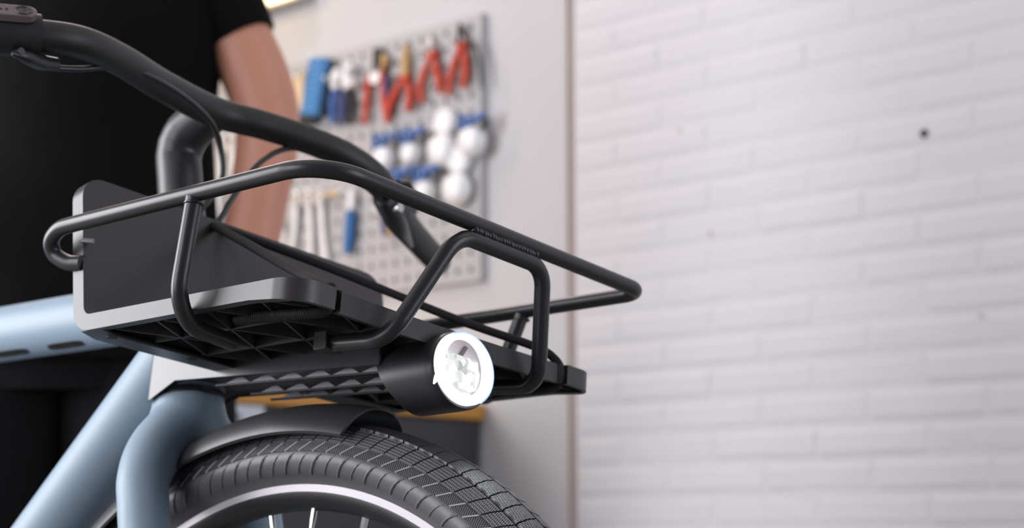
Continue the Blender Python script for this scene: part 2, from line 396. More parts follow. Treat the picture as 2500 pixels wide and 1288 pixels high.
for px, py, lab in [(872, 168, 'bright steel socket head on a hook left of the red cutter'), (876, 206, 'second bright steel socket under the first')]:
    o = tool('socket', px, py, lab, 'socket'); b = MB(); b.lathe([(-.034, 0), (-.034, .011), (-.030, .013), (-.004, .013), (-.004, 0)], 'y', 20); b.build('socket_body', M_SILV, o); hook(o, px, py); clean(o)
o = tool('wood_block', 748, 232, 'small tan wooden block hanging left of the blue brush', 'block')
b = MB(); b.box((-.022, -.03, -.045), (.022, -.003, .045)); b.build('block_body', M_WOODT, o, bevel=.003); hook(o, 748, 200); clean(o)

def cup(px, py, lab, blue, r=.034, big=False):
    o = tool('bearing_tool', px, py, lab, 'tool', None)
    b = MB(); b.lathe([(-.040, 0), (-.040, r*.62), (-.036, r*.78), (-.022, r), (-.012, r), (-.010, .012), (-.002, .012), (-.002, 0)], 'y', 28); c = b.build('steel_cup', M_SILV, o)
    c.location = (0, 0, -.012)
    if big:
        b = MB(); b.lathe([(-.026, 0), (-.026, r*.7), (-.018, r*.84), (-.008, r*.84), (-.006, 0)], 'y', 28); u = b.build('upper_cup', M_SILV, o); u.location = (.004, 0, .050)
    if blue:
        P0 = (-.010, -.034, .030); b = MB(); b.lathe([(-.010, .010), (-.010, .017), (.008, .017), (.008, .010)], 'y', 22, closed=True); g = b.build('blue_collar', M_BLUEG, o); g.location = (-.006, -.030, .026)
        b = MB(); b.tube([(.012, -.030, .030), (.046, -.030, .036)], [.0075, .0065], 12); b.build('blue_lever', M_BLUEG, o)
        b = MB(); b.tube([(.036, -.024, .008), (.048, -.024, .030)], [.008, .006], 10); b.build('black_knob', M_BLACKT, o)
    hook(o, px, py - 20); clean(o); return o
cup(955, 378, 'blue collared steel bearing tool at the left of the second row', True, .030)
cup(1022, 366, 'blue collared steel bearing tool second in the second row', True, .027)
cup(1095, 358, 'pair of bright round steel cups in the second row, without blue', False, .038, True)
cup(1167, 334, 'blue topped steel bearing tool at the right end of the second row', True, .036, False)
cup(992, 462, 'blue collared steel tool partly behind the handlebar in the third row', True, .026)
cup(1056, 458, 'blue collared steel tool beside the lowest steel cups', True, .028)
cup(1130, 452, 'pair of bright round steel cups low on the board, third row', False, .037, True)

def spanner(pts, lab, m=M_WHITESTEEL, r=.0105):
    o = tool('spanner', pts[0][0], pts[0][1], lab, 'spanner', None); P = lp(o, pts, .012)
    b = MB(); b.tube(P, [(.005, r)]*len(P), 12, up=(0, 1, 0)); b.build('shank', m, o)
    for q, rr in ((P[0], r*1.75), (P[-1], r*1.6)):
        b = MB(); b.lathe([(-.006, rr*.5), (-.006, rr), (.006, rr), (.006, rr*.5)], 'y', 20, closed=True); h = b.build('ring_end', m, o); h.location = q
    hook(o, *pts[0]); clean(o); return o
spanner([(722, 488), (716, 560), (706, 640)], 'leftmost long steel spanner, beside the bare arm')
spanner([(752, 484), (756, 560), (756, 650)], 'middle long steel spanner of the three below the handlebar')
spanner([(780, 480), (785, 560), (796, 655)], 'right long steel spanner of the three, nearest the blue screwdriver')
spanner([(690, 548), (692, 580), (690, 620)], 'short steel spanner half behind the bare forearm', r=.008)
spanner([(538, 360), (535, 440), (528, 560)], 'pale spanner seen between the person and the arm', M_WHITESTEEL, .012)
spanner([(568, 350), (566, 440), (560, 560)], 'wide pale spanner just left of the bare forearm', M_WHITESTEEL, .014)
o = tool('tool_rail', 765, 478, 'thin tan rail holding the long spanners', 'rail')
part_tube(o, 'rail_bar', [(705, 492), (765, 480), (832, 470)], .006, M_WOODT, .010); hook(o, 720, 489); clean(o)
o = tool('screwdriver', 855, 520, 'screwdriver with a blue handle hanging beside the long spanners', 'screwdriver')
part_tube(o, 'handle', [(857, 512), (856, 530), (853, 575), (848, 618)], [.008, .013, .013, .010], mat('deep_blue_handle', (24,96,158), .4)); part_tube(o, 'steel_cap', [(860, 462), (858, 512)], [.012, .009], M_SILV)
hook(o, 858, 480); clean(o)
o = tool('hex_key_holder', 944, 548, 'small navy and tan key holder behind the brake lever', 'holder')
part_tube(o, 'navy_key', [(936, 528), (942, 572)], .009, M_NAVY); part_tube(o, 'tan_key', [(955, 532), (958, 572)], .011, M_BRASS); hook(o, 945, 530); clean(o)

# warm tube lamp glimpsed above the sleeve
s, z = on(672, -4, .05)
lamp = empty('strip_lamp'); lamp.matrix_world = WM @ Matrix.Translation((s, -.06, z)); tag(lamp, 'warm glowing strip lamp high on the wall above the sleeve', 'lamp')
b = MB(); b.tube([(-.50, 0, 0), (.075, 0, .0)], .014, 14); b.build('glowing_tube', mat('lit_tube', (255,244,200), .4, emit=((1, .80, .42), 3.5)), lamp)
b = MB(); b.box((-.52, .016, -.016), (.09, .058, .016)); b.build('lamp_body', M_PEG, lamp, bevel=.004)

# ------------------------------------------------------------------ person behind the bicycle
PY = 2.32
def pp(px, py, dy=0.):
    d = ray(px, py); t = (PY + dy) / d.y; return Vector((d.x*t, PY + dy, d.z*t + HC))
person = empty('person', (-.60, PY, 0)); tag(person, 'person in a black t-shirt standing behind the bicycle, bare arm hanging down', 'person')
pl = lambda v: Vector(v) - Vector((-.60, PY, 0))
def skin_body(name, nodes, edges, m, root, sub=2):
    me = bpy.data.meshes.new(name); keys = list(nodes); me.from_pydata([nodes[k][0] for k in keys], [(keys.index(a), keys.index(c)) for a, c in edges], [])
    o = bpy.data.objects.new(name, me); C.objects.link(o); o.parent = person
    md = o.modifiers.new('skin', 'SKIN'); md.use_smooth_shade = True
    sv = me.skin_vertices[0].data
    for i, k in enumerate(keys):
        r = nodes[k][1]; sv[i].radius = r if isinstance(r, tuple) else (r, r); sv[i].use_root = (k == root)
    sb = o.modifiers.new('sub', 'SUBSURF'); sb.levels = sub; sb.render_levels = sub
    me.materials.append(m); return o
N = {'pelvis': ((0, 0, .95), (.15, .10)), 'waist': ((0, 0, 1.12), (.13, .095)), 'chest': ((0, -.01, 1.32), (.155, .11)), 'collar': ((0, .005, 1.45), (.09, .07)), 'neck': ((0, 0, 1.53), .056), 'jaw': ((0, -.030, 1.605), (.076, .085)), 'skull': ((0, -.012, 1.70), (.098, .112)), 'crown': ((0, -.002, 1.77), (.074, .085))}
E_ = [('pelvis','waist'),('waist','chest'),('chest','collar'),('collar','neck'),('neck','jaw'),('jaw','skull'),('skull','crown')]
wa = [pl(pp(545, 25)), pl(pp(602, 135)), pl(pp(641, 225)), pl(pp(657, 300)), pl(pp(650, 380)), pl(pp(637, 455)), pl(pp(620, 560)), pl(pp(608, 650))]
N['shoulder'] = (pl(pp(505, -95)), .062)
prev = 'collar'; 
for a_, r_ in zip(range(8), (.050, .0535, .0515, .050, .048, .0455, .043, .036)):
    N['arm%d' % a_] = (wa[a_], r_)
E_ += [('collar','shoulder'),('shoulder','arm0')] + [('arm%d' % i, 'arm%d' % (i+1)) for i in range(7)]
wr = Vector(wa[7])
N['palm'] = (wr + Vector((0, -.015, -.075)), (.038, .018)); E_.append(('arm7', 'palm'))
for i, (dx, L) in enumerate(((-.024, .075), (-.008, .085), (.008, .08), (.024, .062))):
    p0 = Vector(N['palm'][0]); k1, k2 = 'f%da' % i, 'f%db' % i
    N[k1] = (p0 + Vector((dx*1.2, -.012, -.045)), .0095); N[k2] = (p0 + Vector((dx*1.3, -.030, -.045 - L*.75)), .0075)
    E_ += [('palm', k1), (k1, k2)]
N['thumb'] = (wr + Vector((-.035, -.03, -.075)), .011); N['thumbtip'] = (wr + Vector((-.042, -.05, -.115)), .009); E_ += [('arm7', 'thumb'), ('thumb', 'thumbtip')]
N['oshoulder'] = (Vector((-.185, 0, 1.43)), .062); N['oelbow'] = (Vector((-.27, -.03, 1.17)), .04); N['owrist'] = (Vector((-.22, -.22, 1.02)), .027); N['opalm'] = (Vector((-.19, -.29, 1.0)), (.036, .018))
E_ += [('collar','oshoulder'),('oshoulder','oelbow'),('oelbow','owrist'),('owrist','opalm')]
for i, dx in enumerate((-.024, -.008, .008, .024)):
    N['g%d' % i] = (Vector((-.19 + dx*1.2, -.335, .995)), .0095); N['h%d' % i] = (Vector((-.19 + dx*1.2, -.365, .965)), .0075); E_ += [('opalm', 'g%d' % i), ('g%d' % i, 'h%d' % i)]
N['gt'] = (Vector((-.145, -.27, 1.0)), .011); N['gtt'] = (Vector((-.135, -.31, .99)), .009); E_ += [('owrist', 'gt'), ('gt', 'gtt')]
for sd in (-1, 1):
    t = 'l' if sd < 0 else 'r'
    N[t+'hip'] = (Vector((sd*.10, 0, .88)), .085); N[t+'knee'] = (Vector((sd*.125, -.02, .50)), .056); N[t+'ankle'] = (Vector((sd*.135, .02, .10)), .038); N[t+'toe'] = (Vector((sd*.15, -.12, .045)), (.036, .026))
    E_ += [('pelvis', t+'hip'), (t+'hip', t+'knee'), (t+'knee', t+'ankle'), (t+'ankle', t+'toe')]
skin_body('body', N, E_, M_SKIN, 'pelvis')
# clothes: t-shirt (torso and two sleeves), trousers, shoes, hair, face
b = MB()
tor = [(0, 0, .86, .225, .150), (0, 0, .93, .222, .150), (0, 0, 1.05, .190, .140), (0, -.005, 1.18, .181, .138), (0, -.01, 1.30, .190, .145), (0, 0, 1.385, .196, .135), (0, .005, 1.44, .165, .110), (0, .005, 1.480, .098, .085)]
b.tube(catmull([t[:3] for t in tor], 4), list(zip(lerp_list([t[4] for t in tor], 4), lerp_list([t[3] for t in tor], 4))), 40, up=(0, 1, 0))
sl = [pl(pp(400, -120)), pl(pp(490, -75)), pl(pp(535, 5)), pl(pp(568, 62)), pl(pp(588, 100))]
b.tube(catmull(sl, 5), lerp_list([.080, .072, .062, .056, .0525], 5), 24)
ol = [Vector((-.10, 0, 1.44)), Vector((-.19, 0, 1.42)), Vector((-.235, -.01, 1.31)), Vector((-.255, -.02, 1.235))]
b.tube(catmull(ol, 5), lerp_list([.08, .076, .066, .064], 5), 24)
b.build('t_shirt', M_SHIRT, person)
b = MB(); b.tube([(0, 0, .98), (0, 0, .90), (0, 0, .82)], [(.125, .185), (.135, .205), (.125, .21)], 32, up=(0, 1, 0))
for sd in (-1, 1):
    b.tube(catmull([(sd*.095, 0, .88), (sd*.11, -.005, .70), (sd*.125, -.02, .50), (sd*.135, 0, .28), (sd*.14, .01, .075)], 4), lerp_list([.122, .118, .104, .098, .100], 4), 24)
b.build('trousers', M_TROUS, person)
for sd in (-1, 1):
    b = MB(); b.tube(catmull([(sd*.138, .075, .05), (sd*.14, .02, .06), (sd*.148, -.08, .046), (sd*.155, -.18, .030)], 4), list(zip(lerp_list([.044, .058, .045, .028], 4), lerp_list([.036, .045, .05, .03], 4))), 18, up=(0, 0, 1)); b.build('shoe', M_SHOE, person)
b = MB(); b.tube(catmull([(0, .030, 1.625), (0, .026, 1.67), (0, .014, 1.72), (0, .004, 1.765), (0, .002, 1.80), (0, .002, 1.815)], 4), list(zip(lerp_list([.060, .072, .086, .082, .052, .006], 4), lerp_list([.070, .080, .084, .076, .048, .006], 4))), 30, up=(0, 1, 0)); b.build('hair', M_HAIR, person)
for sd in (-1, 1):
    b = MB(); b.lathe([(-.0105, 0), (-.008, .007), (0, .0105), (.008, .007), (.0105, 0)], 'y', 16); ey_ = b.build('eye', M_EYE, person); ey_.location = (sd*.030, -.0985, 1.682)
    b = MB(); b.lathe([(-.0112, 0), (-.0104, .0040), (-.008, .0046)], 'y', 14); b.build('iris', M_HAIR, ey_)
    b = MB(); b.tube([(sd*.074, .004, 1.705), (sd*.084, .012, 1.678), (sd*.073, .004, 1.642)], [(.010, .016), (.012, .020), (.007, .011)], 12); b.build('ear', M_SKIN, person)
b = MB(); b.tube([(0, -.100, 1.690), (0, -.122, 1.652), (0, -.108, 1.638)], [.008, .014, .010], 12); b.build('nose', M_SKIN, person)
b = MB(); b.tube(catmull([(-.024, -.096, 1.612), (0, -.106, 1.610), (.024, -.096, 1.612)], 4), .006, 10); b.build('mouth', mat('lips', (168,104,96), .5), person)

# ------------------------------------------------------------------ the bicycle (local frame: x forward, y left, z up; origin = front axle)
RB = ((.76869399, .63729289, .05447314), (-.1376802, .24803231, -.95891821), (-.62462285, .7296148, .27840356))
TB = Vector((-.1763943, .47150756, 1.20610951))
BM = (MC @ Matrix(RB)).to_4x4(); BM.translation = MC @ TB + Vector((0, 0, HC))
bike = empty('bicycle'); bike.matrix_world = BM
tag(bike, 'pale blue bicycle with black front rack and lit headlight, leaning on its stand', 'bicycle')

# ---- frame
b = MB(); b.tube(dense([(-.80, 0, .492), (-.165, 0, .4785)], .08), .0262, 32); tt = b.build('top_tube', M_BLUE, bike)
for i, x in enumerate((-.3165, -.4000, -.4835, -.5670)):
    b = MB(); L_ = .026; n_ = 24
    a0 = R(-65)                                                     # angle round the tube, seen from the right side
    vs = []; fs = []
    for k in range(n_):
        t = 2*PI*k/n_; ux = L_ * max(-1, min(1, 1.25*math.cos(t))); ua = a0 + .155 * max(-1, min(1, 1.15*math.sin(t)))
        zc = .492 + (x + ux + .80) * (-.0135/.635)
        for rr in (.0245, .0266): vs.append((x + ux, -rr*math.cos(ua), zc + rr*math.sin(ua)))
    fs = [(2*k, 2*k+1, (2*k+3) % (2*n_), (2*k+2) % (2*n_)) for k in range(n_)] + [tuple(2*k+1 for k in range(n_))]
    b.add(vs, fs); b.build('slot', M_DARK, tt)
b = MB(); b.tube(dense([(-.158, 0, .443), (-.66, 0, -.028)], .08), lerp_list([.0300]*2, 1)*0 or .0300, 32); b.build('down_tube', M_BLUE, bike)
b = MB(); b.tube([(-.1455, 0, .400), (-.150, 0, .42), (-.178, 0, .545)], [.0275, .0275, .0250], 28); b.build('head_tube', M_BLUE, bike)
b = MB(); b.tube([(-.645, 0, -.04), (-.79, 0, .52)], .018, 20); b.build('seat_tube', M_BLUE, bike)
b = MB(); b.tube([(-.78, 0, .48), (-.835, 0, .69)], .0145, 16); b.build('seat_post', M_TUBE, bike)
b = MB(); b.tube(catmull([(-.68, 0, .70), (-.80, 0, .705), (-.92, 0, .72), (-.955, 0, .72)], 5), list(zip(lerp_list([.014, .018, .022, .012], 5), lerp_list([.016, .035, .085, .06], 5))), 20, up=(0, 0, 1)); b.build('saddle', M_BAR, bike)
b = MB(); b.tube([(-.65, -.045, -.03), (-.65, .045, -.03)], .024, 20); b.build('bottom_bracket', M_BLUE, bike)
for sd in (-1, 1):
    b = MB(); b.tube([(-.66, sd*.03, -.03), (-1.05, sd*.065, .035)], [.011, .008], 12); b.tube([(-.77, sd*.015, .44), (-1.05, sd*.065, .035)], [.010, .007], 12); b.build('rear_stay', M_BLUE, bike)

# ---- wheels
def tyre_prof():
    pts = [(-.0125, .3085), (-.0145, .3165), (-.0205, .3195), (-.0250, .3240), (-.0275, .3290), (-.0281, .3330), (-.0272, .3356), (-.0262, .3374), (-.0222, .3445), (-.0205, .3510), (-.0180, .3555), (-.0120, .3588), (-.0040, .3602)]
    return pts + [(-y, r) for y, r in reversed(pts)]
def rim_prof(): return None
def wheel(parent, detail):
    wh = empty('front_wheel' if detail else 'rear_wheel', parent=parent)
    b = MB(); b.lathe(tyre_prof(), 'y', 200); ty = b.build('tyre', M_RUB, wh, sharp=60)
    b = MB(); b.lathe([(-.0138, .3188), (-.0138, .3082)], 'y', 200); b.lathe([(.0138, .3188), (.0138, .3082)], 'y', 200); b.build('brake_track', M_ALU, wh)
    b = MB(); b.lathe([(-.0142, .3184), (-.0150, .3176), (-.0142, .3168)], 'y', 160); b.lathe([(-.01380, .3083), (-.0132, .3050), (-.0085, .2985), (0, .2955), (.0085, .2985), (.0132, .3050), (.01380, .3083)], 'y', 160); b.build('rim', M_RIMB, wh)
    b = MB(); b.lathe([(-.05, 0), (-.05, .008), (-.034, .009), (-.033, .030), (-.029, .030), (-.027, .018), (.027, .018), (.029, .030), (.033, .030), (.034, .009), (.05, .008), (.05, 0)], 'y', 32); b.build('hub', M_RIMB, wh)
    return wh
fw = wheel(bike, True)
spm = nipm = None
for k in range(36):
    th = R(86.9 + 10*k); side = -1 if k % 2 == 0 else 1
    o_ = Vector((.2965*math.cos(th), side*.002, .2965*math.sin(th))); ph = th + (.62 if (k//2) % 2 else -.62)
    h_ = Vector((.029*math.cos(ph), side*.031, .029*math.sin(ph))); q_ = o_.lerp(h_, .055)
    b = MB(); b.tube([q_, h_], .00105, 6); s_ = b.build('spoke', M_STEEL, fw)
    b = MB(); b.tube([o_, o_.lerp(h_, .03), q_], [.0026, .0026, .0019], 8); b.build('nipple', M_STEEL, fw)
rw = wheel(bike, False); rw.location = (-1.05, 0, .036)
for k in range(0, 36, 2):
    th = R(10*k); b = MB(); b.tube([(.296*math.cos(th), 0, .296*math.sin(th)), (.029*math.cos(th+.6), .03*(-1)**(k//2), .029*math.sin(th+.6))], .00105, 5); b.build('spoke', M_STEEL, rw)

# tread: blocks 2.55 degrees apart, four rows (two each side of the centre groove), skewed
PITCHB = 360 / 141
def block_mesh(row, side, m):
    # row 0: crown (y .0008-.0188); row 1: shoulder (on the slope .0205,.3560 -> .0228,.3440)
    b = MB(); nA = 3
    if row == 0: prof = [(.0009, .3596, .3628), (.0095, .3590, .3620), (.0190, .3545, .3586)]; sk0, sk1 = 0.0, .20
    else: prof = [(.0186, .3556, .0022), (.0204, .3504, .0022), (.0222, .3449, .0014)]; sk0, sk1 = .20, -.49
    g = .10
    top = []; bot = []
    for j, (y, rb, rt) in enumerate(prof):
        sk = (sk0 + (sk1 - sk0) * j / 2) * PITCHB
        for i in range(nA + 1):
            a = R(sk + PITCHB * (g/2 + (1-g) * i / nA) - PITCHB/2)
            if row == 0: yt, r1 = y, rt
            else: yt, r1 = y + .93*rt, rb + .37*rt
            top.append((r1*math.sin(a), side*yt, r1*math.cos(a))); bot.append((rb*math.sin(a), side*(y - (.0015 if row else 0)), (rb - (.0008 if row == 0 else 0))*math.cos(a)))
    W = nA + 1; n = len(top); fs = []
    for j in range(2):
        for i in range(nA): fs.append((j*W+i, j*W+i+1, (j+1)*W+i+1, (j+1)*W+i))
    rimv = [i for i in range(W)] + [W*2-1, W*3-1] + [3*W-2-i for i in range(nA)] + [W]
    for a, c in zip(rimv, rimv[1:] + rimv[:1]): fs.append((a, c, c+n, a+n))
    # the mesh sits at the wheel's top with its own origin there
    vs = [(x, y, z - .36) for x, y, z in top + bot]
    b.add(vs, fs); return b, b.mesh('tread_block', m, 28)
rest = MB()
for row in (0, 1):
    for side in (-1, 1):
        bm_, me = block_mesh(row, side, M_BLOCKB if row else M_BLOCK)
        for k in range(141):
            a = PITCHB * (k + (.5 if side > 0 else 0))           # degrees clockwise from the top (forward)
            a = (a + 180) % 360 - 180
            rot_ = Matrix.Rotation(R(a), 4, 'Y'); M4 = rot_ @ Matrix.Translation((0, 0, .36))
            if -24 < a < 52 and not (row == 1 and side == 1):
                o_ = bpy.data.objects.new('tread_block', me); C.objects.link(o_); o_.parent = fw; o_.matrix_basis = M4
            else: rest.add([M4 @ Vector(v) for v in bm_.v], bm_.f)
rs_ = rest.build('tread_remainder', M_BLOCK, fw, sharp=35); rs_['kind'] = 'stuff'
# side lugs: lined pads between pale ribs, on the band r .3362 - .3440
def pad_mesh(a0, a1, d, m, name):
    b = MB(); top = []; bot = []; prof = [(.02285, .3438), (.0250, .3400), (.0268, .3364)]
    for j, (y, r) in enumerate(prof):
        sk = -.55 * (j/2 - .5) * PITCHB
        for i in range(3):
            a = R(sk + a0 + (a1-a0)*i/2); ny, nr = .86, .51
            top.append(((r+nr*d)*math.sin(a), -(y+ny*d), (r+nr*d)*math.cos(a) - .34)); bot.append(((r-.001)*math.sin(a), -(y-.001), (r-.001)*math.cos(a) - .34))
    fs = [(j*3+i, j*3+i+1, j*3+4+i, j*3+3+i) for j in range(2) for i in range(2)]
    rimv = [0, 1, 2, 5, 8, 7, 6, 3]
    for a, c in zip(rimv, rimv[1:] + rimv[:1]): fs.append((a, c, c+9, a+9))
    b.add(top + bot, fs); return b.mesh(name, m, 35)
pm = pad_mesh(-PITCHB*.40, PITCHB*.40, .0006, M_BLOCKL, 'side_lug'); rm = pad_mesh(-PITCHB*.055, PITCHB*.055, .0011, M_GREYRUB, 'side_rib')
for k in range(31):
    a = -25 + PITCHB*k
    for me, off, nm in ((pm, PITCHB*.93, 'side_lug'), (rm, PITCHB*.43, 'side_rib')):
        o_ = bpy.data.objects.new(nm, me); C.objects.link(o_); o_.parent = fw; o_.matrix_basis = Matrix.Rotation(R(a + off), 4, 'Y') @ Matrix.Translation((0, 0, .34))
# raised slanted ribs on the sidewall
def side_mesh(q):
    b = MB(); P = []
    for j, (y, r) in enumerate(((.0274, .3350), (.0280, .3325), (.0273, .3285), (.0250, .3240), (.0212, .3200))):
        a = R(1.0 - .60*j); P.append(Vector((r*math.sin(a), -y - .0001, r*math.cos(a) - .33)))
    b.tube(P, [q*.4, q, q, q, q*.6], 6); return b.mesh('sidewall_rib', M_RUB, 60)
sm_ = side_mesh(.0011); sm2_ = side_mesh(.0007)
for k in range(34):
    o_ = bpy.data.objects.new('sidewall_rib', sm2_ if k % 2 else sm_); C.objects.link(o_); o_.parent = fw; o_.matrix_basis = Matrix.Rotation(R(-34 + 2.55*k), 4, 'Y') @ Matrix.Translation((0, 0, .33))

# ---- fork: crown and two legs as one surface
def fork_leg(sd):
    pts = catmull([(-.1485, 0, .392), (-.1440, sd*.010, .368), (-.1350, sd*.038, .345), (-.1235, sd*.0560, .320), (-.1155, sd*.0600, .298), (-.1070, sd*.0600, .265), (-.085, sd*.0600, .18), (-.05, sd*.058, .09), (-.012, sd*.055, .012)], 6)
    return pts, lerp_list([.0290, .0280, .0235, .0210, .0202, .0200, .0180, .015, .011], 6)
b = MB(); b.tube([(-.1440, 0, .352), (-.1455, 0, .366), (-.1485, 0, .3925), (-.1488, 0, .3945)], [.018, .0265, .0290, .0284], 36)
for sd in (-1, 1):
    p_, r_ = fork_leg(sd); b.tube(p_, r_, 28)
fk = b.build('fork', M_BLUE, bike, sharp=70)
rm_ = fk.modifiers.new('fuse', 'REMESH'); rm_.mode = 'VOXEL'; rm_.voxel_size = .0016; rm_.use_smooth_shade = True
sm2 = fk.modifiers.new('smooth', 'CORRECTIVE_SMOOTH') if False else fk.modifiers.new('smooth', 'SMOOTH'); sm2.factor = .6; sm2.iterations = 10
b = MB(); b.lathe([(-.0020, .0285), (-.0012, .0298), (.0022, .0300), (.0026, .0290)], 'z', 40); cr = b.build('crown_ring', M_LIGHTH, bike); cr.location = (-.1488, 0, .3945); cr.rotation_euler = (0, R(-12), 0)

# ---- fender
b = MB(); th0, th1 = R(78.4), R(172); nth, nph = 60, 18; outer = []; inner = []
for i in range(nth + 1):
    t = th0 + (th1 - th0)*i/nth
    for k in range(nph + 1):
        ph = -PI/2 + PI*k/nph; y = .0345*math.sin(ph); r = .3505 + .0262*max(0., 1 - abs(math.sin(ph))**2.4)**.72
        t2 = t - (.012*math.cos(ph) if i == 0 else 0)
        outer.append((r*math.cos(t2), y, r*math.sin(t2))); r2 = r - .0018; y2 = y*.95; inner.append((r2*math.cos(t2), y2, r2*math.sin(t2)))
W = nph + 1; fs = []
for i in range(nth):
    for k in range(nph): fs += [(i*W+k, i*W+k+1, (i+1)*W+k+1, (i+1)*W+k)]
n_ = len(outer); fs2 = [tuple(v + n_ for v in f[::-1]) for f in fs]; bd = [k for k in range(W)] + [i*W+nph for i in range(1, nth+1)] + [nth*W+k for k in range(nph-1, -1, -1)] + [i*W for i in range(nth-1, 0, -1)]
fs3 = [(a, c, c+n_, a+n_) for a, c in zip(bd, bd[1:] + bd[:1])]
b.add(outer + inner, fs + fs2 + fs3); b.build('fender', mat('satin_black_fender', (50,50,52), .40), bike)
for sd in (-1, 1):
    b = MB(); b.tube([(-.345*math.sin(.9), sd*.034, .345*math.cos(.9)), (-.02, sd*.048, .02)], .002, 8); b.build('fender_stay', M_TUBE, bike)

# ---- light housing under the rack: long faceted box from the head tube to the headlight barrel
b = MB()
def sect(x, zt, zb, hw, ch): return [(x, -hw, zt), (x, -hw, zb), (x, -hw + ch, zb + .0052), (x, hw - ch, zb + .0052), (x, hw, zb), (x, hw, zt)]
xs_ = [(-.1665, .432, .3905, .0275, .004), (-.1605, .432, .3872, .0330, .004), (-.1258, .430, .4010, .0350, .004), (.0, .424, .3958, .0335, .004), (.104, .4185, .3912, .0325, .004)]
S_ = [sect(*q) for q in xs_]; vs = [v for q in S_ for v in q]; fs = []
for i in range(len(S_)-1):
    for k in range(6): fs.append((i*6+k, i*6+(k+1) % 6, (i+1)*6+(k+1) % 6, (i+1)*6+k))
fs += [tuple(range(6)), tuple((len(S_)-1)*6 + k for k in range(6))]
b.add(vs, fs); hs_ = b.build('light_housing', M_LIGHTH, bike, sharp=25, bevel=.0015)
# triangular studs on its underside, three rows
M_FIN = mat('brightened_grille_plastic', (160,160,168), .4)  # colour lightened in place of light that doesn't reach the fins
for yc, xa, za, slope, pitch, n_ in ((-.0235, -.0762, .3972, -.0405, .0304, 6), (.0, -.0600, .3933, -.0366, .0288, 6), (.0215, -.060, .3930, -.040, .0288, 6)):
    zl = lambda x: za + (x - xa)*slope
    b = MB(); b.bar((xa - .012, yc + .0012, zl(xa - .012) - .0006), (xa + pitch*n_ - .002, yc + .0012, zl(xa + pitch*n_ - .002) - .0006), .0024, .0016); b.build('grille_rail', M_DARK, hs_)
    for k in range(n_):
        x0 = xa + k*pitch; x1 = x0 + pitch*.95; xm = x0 + pitch*.52; h_ = .0046
        vs = [(x0, yc, zl(x0)), (x1, yc, zl(x1)), (xm + .003, yc + .0012, zl(xm) + h_), (xm - .003, yc + .0012, zl(xm) + h_)]
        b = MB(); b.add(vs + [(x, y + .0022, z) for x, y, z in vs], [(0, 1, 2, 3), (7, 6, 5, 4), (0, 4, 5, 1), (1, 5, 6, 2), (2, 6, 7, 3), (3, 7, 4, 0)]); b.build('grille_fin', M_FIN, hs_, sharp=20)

# ---- headlight
hl = empty('headlight', (.1580, -.0015, .3900), bike); hl.rotation_euler = (0, R(-3), 0)
RY, RZ = .0306, .0267
b = MB(); nn = 48; rings = [(-.056, .99, .98, -.0002), (-.045, 1.02, 1.02, -.0006), (-.010, 1.045, 1.065, -.0010), (-.003, 1.045, 1.065, -.0010), (-.0015, 1.01, 1.03, -.0006), (-.002, .90, .9, 0)]
vs = [(x - (.012*math.sin(2*PI*k/nn) if i == 0 else 0), RY*a*math.cos(2*PI*k/nn), RZ*c*math.sin(2*PI*k/nn) + dz) for i, (x, a, c, dz) in enumerate(rings) for k in range(nn)]
fs = [(i*nn+k, i*nn+(k+1) % nn, (i+1)*nn+(k+1) % nn, (i+1)*nn+k) for i in range(len(rings)-1) for k in range(nn)] + [tuple(range(nn))]
b.add(vs, fs); b.build('barrel', mat('satin_barrel', (38,38,41), .42), hl, sharp=50)
b = MB(); rings = [(-.003, .985, .985, 0, 0), (.0012, .985, .985, 0, 0), (.0028, .94, .94, 0, 0), (.0030, .84, .85, 0, 0), (.0018, .745, .775, .0005, .0012), (-.003, .735, .765, .0005, .0012)]
vs = [(x, RY*a*math.cos(2*PI*k/nn) + dy, RZ*c*math.sin(2*PI*k/nn) + dz) for x, a, c, dy, dz in rings for k in range(nn)]
b.add(vs, [(i*nn+k, i*nn+(k+1) % nn, (i+1)*nn+(k+1) % nn, (i+1)*nn+k) for i in range(len(rings)-1) for k in range(nn)]); lr = b.build('light_ring', M_RING, hl); lr['label'] = 'glowing white ring'
b = MB(); rings = [(.0002, 1.012), (.0024, 1.010), (.0032, .955)]
vs = [(x, RY*a*math.cos(R(-55 + 175*k/(nn-1))), RZ*a*math.sin(R(-55 + 175*k/(nn-1)))) for x, a in rings for k in range(nn)]
b.add(vs, [(i*nn+k, i*nn+k+1, (i+1)*nn+k+1, (i+1)*nn+k) for i in range(2) for k in range(nn-1)]); b.build('clear_rim', mat('bluish_clear_plastic', (150,180,225), .15, emit=((.35, .5, .85), .8)), hl)
b = MB(); b.tube(catmull([(.0006, -.0293, -.0110), (.0008, -.0304, -.0142), (.0004, -.0318, -.0172)], 4), lerp_list([.0016, .0016, .0007], 4), 8); b.build('guide_tail', M_RING, hl)
b = MB(); prof = [(.0012, .76), (-.003, .735), (-.007, .60), (-.010, .34), (-.0105, .0)]
vs = [(x, RY*a*math.cos(2*PI*k/nn) + .0005, RZ*1.03*a*math.sin(2*PI*k/nn) + .0012) for x, a in prof for k in range(nn)]
b.add(vs, [(i*nn+k, i*nn+(k+1) % nn, (i+1)*nn+(k+1) % nn, (i+1)*nn+k) for i in range(len(prof)-1) for k in range(nn)]); b.build('reflector', M_BOWL, hl)
